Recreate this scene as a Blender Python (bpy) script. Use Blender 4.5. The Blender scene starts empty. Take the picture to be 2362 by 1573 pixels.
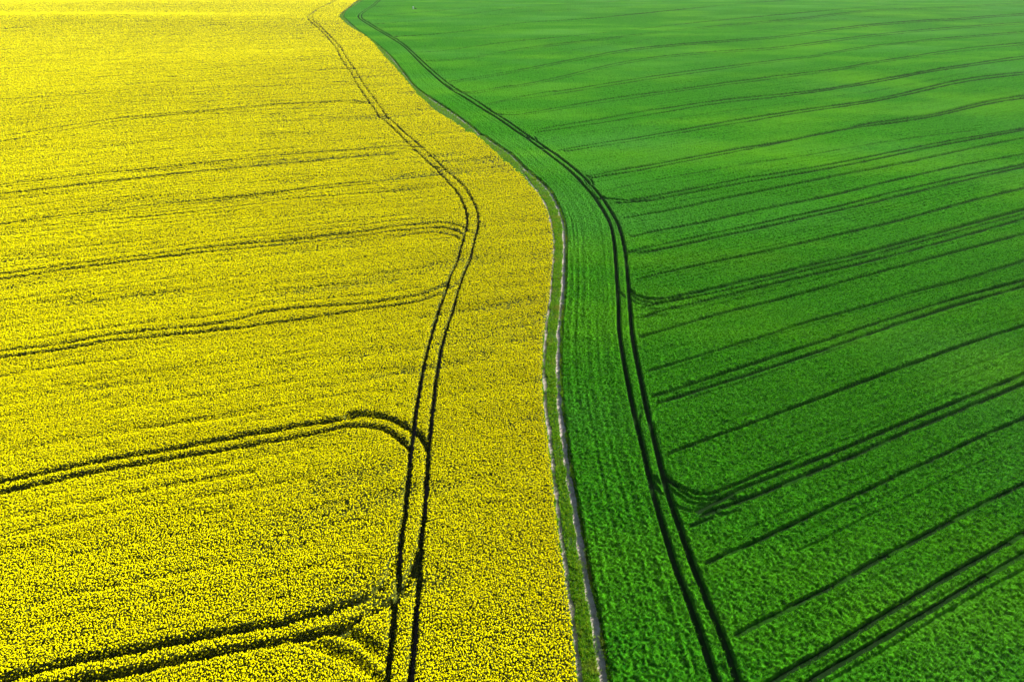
import bpy, math, random
import numpy as np

# ------------------------------------------------------------------ camera, sky, sun
CAMH, PITCH, FPX = 47.0, 30.0, 1575.0          # height (m), pitch below level, focal length in photo pixels (2362 wide)
W0, H0 = 2362.0, 1573.0
scene = bpy.context.scene
cam_d = bpy.data.cameras.new("camera"); cam = bpy.data.objects.new("camera", cam_d)
scene.collection.objects.link(cam); scene.camera = cam
cam.location = (0, 0, CAMH); cam.rotation_euler = (math.radians(90 - PITCH), 0, 0)
cam_d.sensor_width = 36.0; cam_d.lens = 36.0 * FPX / W0; cam_d.clip_end = 20000; cam_d.clip_start = 0.5
SUN_EL, SUN_AZ = 27.0, 52.0                     # azimuth clockwise from the view direction (+Y)
world = bpy.data.worlds.new("World"); scene.world = world; world.use_nodes = True
nt = world.node_tree; bg = nt.nodes["Background"]
sky = nt.nodes.new("ShaderNodeTexSky"); sky.sky_type = 'NISHITA'; sky.sun_disc = False
sky.sun_elevation = math.radians(SUN_EL); sky.sun_rotation = math.radians(SUN_AZ)
nt.links.new(sky.outputs[0], bg.inputs[0]); bg.inputs[1].default_value = 0.05
sun_d = bpy.data.lights.new("sun", 'SUN'); sun = bpy.data.objects.new("sun", sun_d); scene.collection.objects.link(sun)
sun_d.energy = 5.0; sun_d.angle = math.radians(0.55); sun_d.color = (1.0, 0.97, 0.90)
sun.rotation_euler = (math.radians(90 - SUN_EL), 0, math.radians(180 - SUN_AZ)); sun.location = (60, 60, 80)
scene.view_settings.view_transform = 'Standard'; scene.view_settings.look = 'None'
scene.view_settings.gamma = 1.0; scene.view_settings.use_curve_mapping = False
scene.view_settings.exposure = 1.7

rng = np.random.default_rng(7); random.seed(7)
SP, CP = math.sin(math.radians(PITCH)), math.cos(math.radians(PITCH))

# ------------------------------------------------------------------ noise and terrain
def _hash(ix, iy, seed):
    h = (ix.astype(np.int64) * 374761393 + iy.astype(np.int64) * 668265263 + seed * 1442695041) & 0xffffffff
    h = ((h ^ (h >> 13)) * 1274126177) & 0xffffffff
    return ((h ^ (h >> 16)) & 0xffff) / 65535.0
def vnoise(x, y, seed=0):
    ix, iy = np.floor(x), np.floor(y); fx, fy = x - ix, y - iy
    fx = fx * fx * (3 - 2 * fx); fy = fy * fy * (3 - 2 * fy)
    a, b = _hash(ix, iy, seed), _hash(ix + 1, iy, seed); c, d = _hash(ix, iy + 1, seed), _hash(ix + 1, iy + 1, seed)
    return (a * (1 - fx) + b * fx) * (1 - fy) + (c * (1 - fx) + d * fx) * fy
def fbm(x, y, seed=0, n=3):
    s, a, t = 0.0, 1.0, 0.0
    for k in range(n):
        s = s + a * vnoise(x * 2 ** k, y * 2 ** k, seed + k * 17); t += a; a *= 0.5
    return s / t

HILLS = [(-330, 520, 4.6, 140, 38, 0.06), (50, 640, 2.4, 120, 44, -0.05), (-320, 680, 2.4, 120, 46, 0.0),
         (330, 600, 4.0, 120, 60, 0.2), (190, 330, 2.6, 80, 45, 0.25), (260, 215, 2.2, 60, 34, 0.3),
         (-120, 330, 1.4, 60, 30, 0.1), (-190, 250, 1.2, 70, 26, 0.15), (120, 430, 2.4, 70, 30, 0.1),
         (420, 460, 3.0, 90, 40, 0.2), (95, 150, 0.8, 40, 22, 0.35), (-70, 150, 0.5, 40, 20, 0.2)]
def hgt(x, y):
    x = np.asarray(x, float); y = np.asarray(y, float)
    z = np.zeros(np.broadcast(x, y).shape)
    for cx, cy, a, sx, sy, tilt in HILLS:
        dx, dy = x - cx, y - cy; c, s = math.cos(tilt), math.sin(tilt)
        u, v = dx * c + dy * s, -dx * s + dy * c
        z = z + a * np.exp(-0.5 * ((u / sx) ** 2 + (v / sy) ** 2))
    z = z + 0.7 * np.sin(x / 47 + 1.0) * np.sin(y / 61 + 0.5) * np.clip((y - 90) / 200, 0, 1)
    return z
def ray(px, py):
    a = (np.asarray(px, float) - W0 / 2) / FPX; b = -(np.asarray(py, float) - H0 / 2) / FPX
    return a, b * SP + CP, b * CP - SP        # x, y, z components
TT = 20.0 * 1.02 ** np.arange(0, 260)
def to_world_many(pts, off=0.0):
    """first points of the terrain (raised by off) that the rays through these photo pixels meet"""
    p = np.array(pts, float); dx, dy, dz = ray(p[:, 0], p[:, 1]); dy = dy * np.ones(len(p))
    under = CAMH + TT[None] * dz[:, None] <= hgt(TT[None] * dx[:, None], TT[None] * dy[:, None]) + off
    k = np.maximum(under.argmax(1), 1); lo, hi = TT[k - 1], TT[k]
    for _ in range(20):
        m = (lo + hi) / 2; u = CAMH + m * dz <= hgt(m * dx, m * dy) + off
        hi = np.where(u, m, hi); lo = np.where(u, lo, m)
    return list(zip(hi * dx, hi * dy))
def to_world(px, py, off=0.0): return to_world_many([(px, py)], off)[0]
def flat_px(x, y):
    """photo pixel of the point (x, y, 0)"""
    D = y * CP + CAMH * SP; v = (CAMH * CP - y * SP) / D
    return W0 / 2 + FPX * x / D, H0 / 2 + FPX * v, D

# ------------------------------------------------------------------ where things run, read off the photograph
CR = {'F': (0, 0, 0.9966), 'A': (600, 0, 3.364), 'B': (600, 200, 3.92), 'B3': (0, 400, 3.92), 'C0': (0, 0, 3.92),
      'C1': (700, 0, 7.84), 'C2': (950, 150, 4.708), 'C4': (850, 400, 2.69), 'C5': (0, 800, 2.24), 'C6': (850, 700, 2.69),
      'C7': (500, 1173, 2.24), 'C8': (1400, 1173, 2.24), 'D': (1200, 0, 3.92), 'Z1': (1400, 400, 2.24), 'Z2': (1762, 300, 2.24),
      'Z3': (1762, 650, 2.24), 'Z4': (1400, 750, 2.24), 'Z5': (1762, 900, 2.24), 'Z6': (1200, 150, 2.24), 'R3': (1150, 350, 4.48),
      'R5': (700, 900, 5.2275), 'R6': (1900, 1150, 3.708), 'R7': (1350, 500, 5.2275), 'Q': (1450, 950, 4.48), 'R8': (1800, 0, 4.19),
      'E': (400, 500, 5.2275), 'L': (0, 1250, 4.71), 'P': (0, 0, 1.0)}
def conv(*runs):
    out = []
    for r in runs:
        ox, oy, s = CR[r[0]]
        out += [(ox + a / s, oy + b / s) for a, b in r[1]]
    return out
def dedupe_y(pts):
    pts = sorted(pts, key=lambda p: p[1]); o = [pts[0]]
    for p in pts[1:]:
        if p[1] - o[-1][1] > 6: o.append(p)
    return o

YEDGE = conv(('P', [(905,-55),(860,-25),(826,0),(808,15),(790,27),(780,39),(796,55),(847,86),(862,101),(885,131),(909,155),(942,193),(963,220),(995,250),
  (1046,285),(1076,297),(1117,330),(1150,359),(1177,381),(1206,408),(1226,433),(1241,448),(1257,475),(1266,502),(1273,529),(1276,562),
  (1274,600),(1272,629),(1268,670),(1264,702),(1256,747),(1252,791),(1250,850),(1250,900),(1254,950),(1261,1000),(1270,1070),(1278,1150),
  (1290,1252),(1301,1323),(1312,1398),(1323,1474),(1331,1555),(1350,1700),(1372,1900)]))
RUTL = conv(('P', [(1226,427),(1250,459),(1259,475),(1268,502),(1274,529),(1278,562),(1276,600),(1272,651),(1267,702),(1261,747),(1257,791),(1256,850),(1257,900),
  (1261,950),(1268,1000),(1276,1070),(1284,1150),(1297,1252),(1307,1323),(1317,1398),(1327,1474),(1337,1555),(1357,1700),(1382,1900)]))
RUTR = conv(('P', [(920,-55),(870,-25),(837,0),(817,15),(796,27),(789,39),(804,53),(838,80),(867,102),(891,122),(927,166),(957,205),(1040,259),(1087,294),(1135,330),
  (1179,359),(1206,388),(1241,417),(1268,443),(1288,484),(1299,517),(1302,560),(1301,600),(1299,664),(1294,715),(1289,766),(1287.6,791),(1287,850),(1288,900),
  (1292,950),(1298,1000),(1308,1075),(1321,1150),(1334,1230),(1347,1312),(1361,1379),(1373,1447),(1390,1555),(1415,1700),(1450,1900)]))
YL = conv(('C1', [(700,-60),(540,0),(470,80),(300,150),(130,250),(85,300),(78,340),(110,395),(180,440),(240,500),(330,580),(390,640),(440,700),(520,800),(590,870),(630,960),(680,1070),(740,1170),(820,1270),(880,1350),(920,1450)]),
  ('B', [(885,0),(940,80),(1000,160),(1070,270),(1120,300),(1200,380),(1280,460),(1370,540),(1420,590),(1520,690),(1620,770),(1700,870),(1780,950),(1840,1060),(1870,1160),(1875,1250),(1845,1350),(1810,1480)]),
  ('C4', [(555,532),(505,640),(485,720)]), ('C6', [(450,0),(415,110),(380,230),(350,350),(325,480)]),
  ('R5', [(1400,0),(1370,150),(1340,380),(1330,480),(1310,620),(1290,760),(1280,950),(1260,1120),(1235,1300)]),
  ('C7', [(975,20),(955,130),(945,230),(938,330),(935,410),(920,480),(915,560),(905,680),(890,780),(882,890),(862,1150),(840,1500)]))
YR = conv(('C1', [(780,-60),(610,0),(540,50),(400,110),(250,180),(165,255),(145,310),(160,360),(210,410),(300,490),(390,570),(460,640),(540,720),(600,790),(670,860),(710,940),(750,1010),(800,1090),(850,1170),(920,1260),(980,1350),(1040,1450)]),
  ('B', [(945,0),(1010,80),(1060,150),(1140,270),(1210,330),(1290,410),(1380,480),(1470,560),(1560,640),(1640,720),(1720,790),(1800,860),(1870,940),(1930,1040),(1965,1130),(1975,1220),(1960,1310),(1930,1420)]),
  ('C4', [(635,520),(605,590),(575,670),(545,760)]), ('C6', [(540,0),(495,120),(460,230),(435,370),(415,500)]),
  ('R5', [(1580,50),(1560,200),(1540,400),(1530,550),(1505,700),(1500,850),(1485,1050),(1475,1250)]),
  ('C7', [(1075,10),(1060,120),(1050,230),(1045,340),(1038,450),(1030,570),(1020,690),(1012,780),(1000,890),(980,1150),(960,1500)]))
GL = conv(('C1', [(1480,-110),(1345,0),(1220,105),(1150,150),(1020,230),(980,280),(985,320),(1080,390),(1180,450),(1290,520),(1400,580),(1500,640),(1600,700),(1700,760),(1800,830),(1880,900)]),
  ('C2', [(110,0),(180,60),(270,140),(360,220),(450,280),(540,330),(650,400),(760,470),(880,540),(1000,620),(1110,700),(1220,770),(1330,850),(1440,930),(1560,1020),(1680,1110),(1790,1210),(1880,1310),(1960,1400),(2020,1480)]),
  ('R3', [(1120,660),(1165,760),(1190,900),(1205,1050),(1215,1200),(1225,1350)]),
  ('R7', [(390,800),(395,1000),(405,1200)]), ('Z4', [(60,0),(80,140),(105,270),(130,400),(160,520),(190,640),(215,750),(245,880)]),
  ('C8', [(300,110),(340,240),(385,370),(430,480),(480,620),(530,770),(570,890),(665,1150),(790,1500)]))
GR = conv(('C1', [(1530,-110),(1390,0),(1270,105),(1150,180),(1060,240),(1035,290),(1060,340),(1170,400),(1280,470),(1390,540),(1500,600),(1600,660),(1680,700),(1790,780),(1900,870)]),
  ('C2', [(160,0),(230,60),(310,130),(400,200),(520,280),(630,340),(760,420),(850,490),(940,540),(1050,610),(1160,690),(1260,760),(1350,820),(1450,890),(1560,960),(1680,1050),(1790,1140),(1880,1220),(1960,1310),(2040,1400),(2100,1480)]),
  ('R3', [(1220,700),(1265,820),(1295,950),(1315,1080),(1325,1200),(1340,1350)]),
  ('R7', [(515,800),(530,1000),(550,1200)]), ('Z4', [(125,0),(145,130),(175,270),(200,400),(225,500),(255,620),(285,740),(325,890)]),
  ('C8', [(390,120),(430,240),(475,350),(530,490),(580,600),(630,730),(680,890),(790,1150),(930,1500)]))

# tramlines and gaps: (strength, width factor, points)
YT = [  # rape
 (1, 1.0, conv(('L', [(-700,1660),(0,1510),(200,1465),(480,1395),(730,1325),(950,1275),(1350,1200),(1600,1150),(1900,1090),(2200,1020)]), ('C7', [(0,645),(150,620),(320,595),(430,560),(560,525),(680,490),(780,455),(850,400)]))),
 (.55, 1.0, conv(('C7', [(850,400),(890,345),(905,300),(935,235)]))),
 (1, 1.1, conv(('L', [(-300,1760),(600,1570),(1100,1470),(1300,1440),(1550,1390),(1750,1330),(1950,1290),(2200,1230)]), ('C7', [(0,745),(150,715),(300,695),(420,668),(550,640),(640,628),(740,570),(830,515),(905,480)]))),
 (.9, 1.3, conv(('C7', [(935,420),(965,395),(1000,345),(1030,280),(1045,230)]))),
 (.6, 1.6, conv(('C7', [(600,640),(640,640),(720,665),(780,700),(850,745),(880,790)]))),
 (.5, 1.6, conv(('C7', [(430,680),(520,710),(620,745),(700,780),(760,820),(860,900)]))),
 (1, 1.15, conv(('F', [(-350,1168)]), ('C5', [(0,700),(200,660),(400,615),(600,575),(800,545),(1000,510),(1150,480)]), ('R5', [(0,430),(200,400),(400,370),(560,335),(750,310),(950,335),(1100,375),(1220,430),(1300,480)]))),
 (.7, 2.2, conv(('R5', [(560,310),(750,290),(950,320)]))),
 (1, 1.05, conv(('F', [(-350,1200)]), ('C5', [(0,755),(200,715),(400,665),(600,630),(800,595),(1000,560),(1150,540)]), ('R5', [(0,560),(200,520),(400,470),(560,440),(700,440),(850,450),(1000,490),(1100,540),(1200,620),(1280,700)]))),
 (.9, 1.4, conv(('R5', [(1330,500),(1400,540),(1440,600),(1500,700)]))),
 (.27, 1.2, conv(('C5', [(140,870),(340,820),(600,790),(800,740),(1000,700),(1100,690),(1300,650)]))),
 (.27, 1.2, conv(('C5', [(640,445),(720,430),(880,405),(1000,380),(1150,370),(1344,330)]))),
 (.3, 1.0, conv(('C5', [(0,160),(240,110),(500,80),(700,60)]))),
 (1, 1.0, conv(('F', [(-300,850),(0,808)]), ('B3', [(480,1562),(900,1480),(1300,1430),(1700,1395),(2100,1350)]), ('C4', [(-600,845),(0,810),(100,790),(250,770),(340,750),(420,720),(485,690)]))),
 (1, .9, conv(('F', [(-300,870),(0,826),(200,797)]), ('B3', [(1000,1522),(1400,1485),(1800,1440),(2352,1380)]), ('C4', [(0,845),(120,830),(240,810),(320,795),(400,765),(470,745)]))),
 (.7, 1.2, conv(('C4', [(490,725),(520,712),(560,685)]))),
 (.9, .9, conv(('F', [(-300,672),(0,632),(200,605)]), ('E', [(0,430),(570,360),(1000,320),(1500,270),(2090,200)]), ('C4', [(0,360),(150,330),(300,318),(430,305),(520,315),(600,335)]))),
 (.9, .9, conv(('F', [(-300,684),(0,642),(200,615)]), ('E', [(0,475),(600,410),(1100,365),(1700,305),(2090,260)]), ('C4', [(0,385),(150,360),(300,350),(400,335),(500,340),(560,360),(590,385)]))),
 (.4, 1.4, conv(('C4', [(180,400),(300,375),(400,368),(520,385),(575,420)]))),
 (.8, 1.0, conv(('C4', [(600,350),(630,365),(665,380)]))),
 (.75, .8, conv(('F', [(-300,555)]), ('B3', [(0,465),(400,405),(800,360),(1200,310),(1600,265),(2000,225),(2352,190)]), ('B', [(300,940),(600,900),(900,870),(1250,845),(1620,800)]))),
 (.45, .8, conv(('B3', [(200,455),(600,405),(900,372),(1300,330),(2300,215)]), ('B', [(300,965),(800,900),(1300,860)]))),
 (.45, .9, conv(('B3', [(0,520),(500,475),(900,430),(1500,385),(2352,285)]), ('B', [(200,1020),(700,990),(1280,940)]))),
 (.85, .8, conv(('F', [(-300,465)]), ('B3', [(0,110),(400,60),(800,10)]), ('B', [(-900,735),(0,640),(300,610),(600,590),(850,570),(1200,542),(1370,545)]))),
 (.6, .8, conv(('B3', [(0,130),(500,75),(1000,20)]), ('B', [(0,655),(400,625),(850,585),(1200,560),(1330,570),(1400,590)]))),
 (1, 1.7, conv(('F', [(-300,490)]), ('B3', [(0,192),(400,152),(800,102),(1200,55),(1700,0)]), ('B', [(0,715),(300,690),(600,660),(900,635),(1200,615)]))),
 (.9, .8, conv(('F', [(-300,362)]), ('C0', [(0,1250),(300,1190),(700,1130),(1100,1070),(1600,1025),(2000,1000)]), ('B', [(0,172),(400,150),(700,135),(850,130),(1000,155)]))),
 (.9, .8, conv(('F', [(-300,375)]), ('C0', [(0,1295),(500,1200),(1000,1110),(1560,1040),(2000,1015)]), ('B', [(0,182),(400,160),(700,145),(850,145),(990,165)]))),
 (.5, .8, conv(('B', [(0,215),(350,205),(600,195)]))),
 (.6, .8, conv(('C0', [(-900,990),(0,900),(500,880),(1000,835),(1400,790),(1800,740),(2352,690)]), ('C1', [(0,1325),(300,1280),(600,1245),(800,1265)]))),
 (.3, .9, conv(('C0', [(0,840),(500,790),(1000,745)]))),
 (.45, .8, conv(('C0', [(660,725),(1200,680),(1700,640),(2352,590)]), ('C1', [(0,1110),(400,1060),(620,1040)]))),
 (.3, .8, conv(('C1', [(-1200,900),(0,850),(200,870),(350,855),(580,870)]))),
 (.35, .8, conv(('C0', [(-300,560),(0,540),(700,470),(1400,400),(2352,290)]), ('C1', [(0,575),(100,570),(280,585)]))),
 (.25, .8, conv(('C1', [(-2200,800),(0,705),(200,690),(380,680)]))),
 (.3, .8, conv(('C1', [(-2500,420),(0,350),(100,355)]))),
 (.25, .8, conv(('C0', [(0,210),(1000,150),(2352,100)]))),
 (.9, 3.0, conv(('C0', [(1820,240),(1920,230),(2030,228)]))),
 (.5, 2.2, conv(('C0', [(650,470),(760,455),(900,440)]))),
 (.5, 2.0, conv(('C1', [(520,1505),(620,1490),(800,1500)]))),
 (.5, 1.6, conv(('C0', [(1900,1040),(2080,1035)]))),
 (.45, 1.8, conv(('B', [(0,440),(150,430),(330,415)]))),
 (.4, 1.8, conv(('B', [(450,272),(560,272)])))]
# short crossings between the two wheel tracks
for a, b in [((130,425),(205,415)), ((380,650),(455,640)), ((630,985),(715,980)), ((890,1410),(990,1420)), ((590,865),(670,862)), ((820,1265),(915,1262))]:
    YT.append((.8, 1.3, conv(('C1', [a, b]))))
for a, b in [((1075,275),(1140,275)), ((1110,300),(1150,290)), ((1385,545),(1470,560)), ((1540,720),(1630,740)), ((1620,770),(1690,745)), ((1000,160),(1060,155))]:
    YT.append((.8, 1.3, conv(('B', [a, b]))))

def two(pts, dy, s=.9, w=.8): return [(s, w, pts), (s * .9, w, [(x + 6, y + dy) for x, y in pts])]
GT = [ # wheat, near to far
 (1, 1.0, conv(('C8', [(790,930),(870,870),(1000,795),(1130,725),(1240,660)]), ('R6', [(300,1110),(600,930),(900,750),(1150,600),(1400,460),(1713,285),(2300,-60)]))),
 (1, 1.0, conv(('C8', [(940,940),(1030,890),(1150,820),(1250,760)]), ('R6', [(250,1330),(500,1180),(800,1000),(1100,820),(1400,640),(1713,465),(2300,120)]))),
 (.5, .8, conv(('R6', [(0,1590),(300,1420),(500,1310),(800,1130),(1000,1000),(1150,920),(1250,860),(1450,740),(1713,610),(2300,280)]))),
 (.95, .9, conv(('C8', [(670,640),(800,575),(950,500),(1060,440),(1180,385)]), ('Z5', [(560,880),(700,810),(850,730),(1000,650),(1150,570),(1344,475),(1800,250)]))),
 (.8, .8, conv(('C8', [(520,272),(650,210),(780,160),(900,100),(1000,55)]), ('Z5', [(200,660),(400,570),(550,500),(700,430),(900,340),(1100,240),(1344,140),(1800,-70)]))),
 (.7, .8, conv(('Q', [(640,1160),(850,1080),(1000,1035),(1150,1000)]))),
 (.9, .7, conv(('Q', [(370,620),(450,710),(560,770),(700,825),(850,830),(1000,770),(1200,690),(1400,600),(1700,490)]))),
 (.42, .7, conv(('Q', [(1650,508),(1900,420)]), ('Z5', [(430,245),(600,180),(800,90),(1000,10)]))),
 (1, 1.0, conv(('Q', [(700,1010),(850,930),(1000,860),(1150,785),(1300,725),(1500,650),(1700,570),(1900,490)]), ('Z5', [(421,290),(600,215),(800,130),(1000,50)]), ('Z3', [(1130,560),(1344,470),(1800,280)]))),
 (1, 1.1, conv(('Q', [(750,1050),(900,985),(1100,920),(1250,870),(1400,810),(1600,730),(1800,650),(2000,560)]), ('Z5', [(421,350),(600,270),(800,180)]), ('Z3', [(1000,660),(1344,520),(1800,330)]))),
 (.6, .6, conv(('Q', [(400,690),(520,790),(640,860),(760,895),(950,870)]))),
 (.6, .6, conv(('Q', [(430,780),(520,850),(640,920),(760,950),(950,920),(1100,870)]))),
 (.6, .6, conv(('Q', [(470,930),(560,990),(700,1015),(950,1020)]))),
 (.7, .8, conv(('Q', [(230,690),(300,760),(350,830)]))),
 (.5, .7, conv(('Q', [(250,640),(330,720),(370,790)]))),
 (1, .85, conv(('Z4', [(320,655),(450,605),(600,550),(700,515),(850,460),(1000,405),(1150,350)]), ('Z3', [(400,550),(600,475),(800,405),(1000,330),(1150,280),(1344,220),(1800,60)]))),
 (1, .95, conv(('Z4', [(240,360),(350,325),(500,275),(650,225),(850,160),(1000,110),(1150,65)]), ('Z3', [(400,265),(600,200),(800,135),(1000,75),(1344,-15),(1800,-140)]))),
 (1, 1.0, conv(('Z4', [(265,392),(400,350),(550,300),(700,255),(900,190),(1100,125)]), ('Z3', [(400,310),(600,240),(800,175),(1000,110),(1344,15),(1800,-110)]))),
 (.6, .6, conv(('Z4', [(240,540),(240,480),(260,432),(300,410),(420,370),(550,330),(750,270),(900,215)]), ('Z3', [(200,400),(400,330),(600,265),(900,170),(1200,80)]))),
 (.6, .7, conv(('Z4', [(160,520),(165,470),(180,420)]))),
 (.35, .7, conv(('Z4', [(1170,465),(1344,410)]), ('Z3', [(350,690),(640,590),(900,500),(1344,330)]))),
 (.75, .7, conv(('Z4', [(210,230),(350,190),(500,145),(650,95),(850,40)]), ('Z3', [(200,205),(400,155),(600,100),(800,40)]), ('Z2', [(800,830),(1000,775),(1150,730),(1344,670),(1800,530)]))),
 (.35, .7, conv(('Z4', [(200,135),(270,120),(340,100)]))),
 (1, .85, conv(('Z1', [(175,835),(300,800),(400,770),(500,740),(650,700),(850,655),(1000,615),(1150,575)]), ('Z2', [(450,765),(650,715),(850,660),(1000,620),(1150,580),(1344,530),(1800,410)]))),
 (.8, .7, conv(('Z1', [(105,575),(150,625),(220,643),(300,640),(400,620),(550,588),(700,550),(900,505),(1100,455)]), ('Z2', [(500,632),(700,580),(900,525),(1100,470),(1344,405),(1800,280)]))),
 (.95, .8, conv(('Z1', [(170,682),(250,665),(350,648),(450,628),(600,597),(750,562),(900,524),(1100,476)]), ('Z2', [(500,652),(700,600),(900,545),(1100,490),(1344,425),(1800,300)]))),
 (1, .9, conv(('Z1', [(170,740),(250,710),(350,685),(450,662),(600,625),(750,590),(950,540),(1150,495)]), ('Z2', [(500,680),(700,630),(900,575),(1100,520),(1344,450),(1800,325)]))),
 (.5, .6, conv(('Z1', [(112,610),(160,650),(230,662)]))), (.5, .6, conv(('Z1', [(115,640),(150,665),(200,672)]))), (.6, .8, conv(('Z1', [(62,600),(90,630),(108,640)]))),
 (.35, .7, conv(('Z1', [(170,600),(300,575)]))),
 (.95, .75, conv(('Z1', [(160,540),(300,505),(420,480),(550,450),(700,420),(850,390),(1000,355),(1150,320)]), ('Z2', [(550,495),(700,460),(900,405),(1100,350),(1344,295),(1800,190)]))),
 (.95, .75, conv(('Z1', [(110,400),(250,365),(400,332),(600,290),(800,248),(1000,205),(1200,163)]), ('Z2', [(600,330),(900,260),(1200,200),(1344,170),(1800,75)]))),
 (1, .75, conv(('Z1', [(160,405),(350,370),(500,337),(700,295),(900,250),(1100,205)]), ('Z2', [(600,360),(900,285),(1200,215),(1344,185),(1800,92)]))),
 (.5, .6, conv(('Z1', [(105,470),(120,430),(160,415),(350,387),(500,354),(700,312),(900,267),(1200,202)]), ('Z2', [(600,375),(1000,272),(1344,197)]))),
 (.85, .7, conv(('Z1', [(125,320),(250,290),(400,265),(550,235),(700,200),(850,170),(1000,140),(1200,100)]), ('Z2', [(600,270),(800,225),(1000,180),(1200,145),(1344,120),(1800,40)]))),
 (.8, .7, conv(('Z1', [(95,225),(200,205),(350,180),(500,145),(650,115),(800,85),(1000,45),(1200,5)]), ('Z2', [(400,225),(600,190),(800,150),(1000,105),(1200,65),(1344,35),(1800,-40)]))),
 (.4, .6, conv(('Z1', [(80,190),(250,165),(500,120),(800,62)]))),
 (.95, .75, conv(('C2', [(2040,1400),(2100,1435),(2200,1450)]), ('Z6', [(560,695),(650,680),(800,653),(1000,610),(1200,570)]), ('Z2', [(0,230),(300,180),(600,120),(900,60),(1250,0),(1800,-80)]))),
 (1, .8, conv(('Z6', [(500,710),(620,700),(700,690),(900,650),(1100,612)]), ('Z2', [(0,248),(300,200),(600,140),(900,75),(1100,40),(1344,-5),(1800,-75)]))),
 (.4, .6, conv(('Z2', [(0,215),(300,163),(600,105),(900,42),(1200,5)]))),
 (.35, .6, conv(('Z2', [(0,180),(300,130),(600,80),(900,30)]))),
 (.65, .65, conv(('Z6', [(450,640),(560,615),(700,590),(850,560),(1000,535),(1200,500),(1344,480)]), ('Z2', [(200,130),(500,75),(800,30),(1100,-5)]))),
 (.4, .6, conv(('Z6', [(350,610),(560,575),(900,515),(1344,440)]), ('Z2', [(200,100),(500,50),(800,10)]))),
 (.9, .7, conv(('Z6', [(350,570),(500,540),(700,507),(900,468),(1100,430)]), ('Z2', [(0,70),(200,35),(380,0)]), ('R8', [(800,1190),(1200,1140),(1500,1095),(1800,1020),(2050,960),(2355,915),(3100,830)]))),
 (.9, .7, conv(('Z6', [(370,577),(550,550),(750,513),(1000,463),(1344,398)]), ('R8', [(400,1275),(800,1215),(1200,1165),(1500,1115),(1800,1043),(2050,985),(2355,940),(3100,855)]))),
 (.45, .6, conv(('Z6', [(300,470),(500,430),(750,388),(1000,345),(1344,300)]), ('R8', [(300,1140),(700,1080),(1100,1030),(1500,960),(1900,880),(2355,800)]))),
 (.3, .6, conv(('Z6', [(320,500),(560,460),(900,405),(1344,330)]))), (.3, .6, conv(('Z6', [(260,480),(600,425),(1000,365),(1344,310)]))),
 (.9, .7, conv(('Z6', [(200,435),(350,408),(550,378),(700,353),(900,317),(1100,282),(1344,243)]), ('R8', [(300,1040),(600,1000),(900,955),(1200,890),(1500,815),(1800,750),(2100,715),(2355,690),(3100,620)]))),
 (1, .75, conv(('Z6', [(230,440),(350,424),(550,394),(750,360),(950,325),(1150,292),(1344,257)]), ('R8', [(300,1062),(700,1008),(1000,955),(1300,890),(1600,818),(1900,762),(2355,710),(3100,640)]))),
 (.55, .6, conv(('Z6', [(110,390),(300,350),(500,320),(700,290),(900,255),(1344,200)]), ('R8', [(500,930),(900,880),(1300,800),(1700,720),(2000,660)]))),
 (.85, .7, conv(('Z6', [(60,335),(200,310),(400,278),(600,240),(800,210),(1000,180),(1344,147)]), ('R8', [(300,870),(600,828),(900,770),(1200,718),(1500,660),(1800,618),(2100,570),(2355,535),(3100,470)]))),
 (.85, .7, conv(('Z6', [(80,345),(250,320),(450,290),(700,247),(1000,195),(1344,160)]), ('R8', [(400,872),(800,810),(1100,757),(1400,692),(1800,637),(2355,555),(3100,490)]))),
 (.8, .65, conv(('C2', [(920,525),(1050,535),(1150,530)]), ('Z6', [(0,250),(200,215),(400,180),(600,150),(800,125),(1000,95),(1200,70),(1344,50)]), ('R8', [(300,690),(600,650),(900,590),(1200,548),(1500,500),(1800,460),(2100,430),(2355,410),(3100,370)]))),
 (.7, .65, conv(('Z6', [(0,260),(300,210),(600,164),(900,120),(1344,64)]), ('R8', [(300,708),(600,668),(900,606),(1200,565),(1500,518),(2355,424),(3100,385)]))),
 (.75, .65, conv(('C2', [(800,415),(950,385),(1100,350),(1300,315),(1500,277)]), ('Z6', [(200,132),(400,100),(600,67),(800,37),(1000,12)]), ('R8', [(0,570),(300,537),(600,480),(900,432),(1200,405),(1500,370),(1800,345),(2355,300),(3100,260)]))),
 (.7, .65, conv(('C2', [(830,425),(1100,365)]), ('Z6', [(0,174),(200,145),(450,105),(700,65)]), ('R8', [(0,586),(300,552),(600,496),(900,446),(1500,385),(2355,314)])))]
GT += two(conv(('C2', [(500,280),(600,292),(750,272),(1000,225)]), ('D', [(0,765),(400,680),(700,603),(900,560),(1200,510),(1500,480),(1800,457),(2352,425)]), ('R8', [(500,380),(900,330),(1200,300),(1500,272),(1800,250),(2355,210),(3100,170)])), 3.5, .75, .6)
GT += two(conv(('C2', [(390,177),(550,150),(800,113)]), ('D', [(0,625),(400,545),(700,490),(900,450),(1200,415),(1600,380),(2000,350),(2352,325)]), ('R8', [(400,290),(700,250),(1000,220),(1400,190),(1700,178),(2000,150),(2355,130),(3100,90)])), 3.2, .8, .6)
GT += two(conv(('C2', [(200,35),(300,42),(450,35)]), ('D', [(0,535),(400,460),(700,415),(1000,375),(1400,320),(2000,270),(2352,245)]), ('R8', [(500,185),(1000,150),(2355,60),(3100,20)])), 3, .55, .6)
GT += two(conv(('A', [(1290,470),(1500,455),(1800,415)]), ('D', [(0,435),(400,385),(800,340),(1100,300),(1500,258),(1800,228),(2352,180)]), ('R8', [(300,160),(700,110),(900,92),(1300,80),(1700,65),(2355,20),(3100,-20)])), 2.6, .7, .6)
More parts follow.
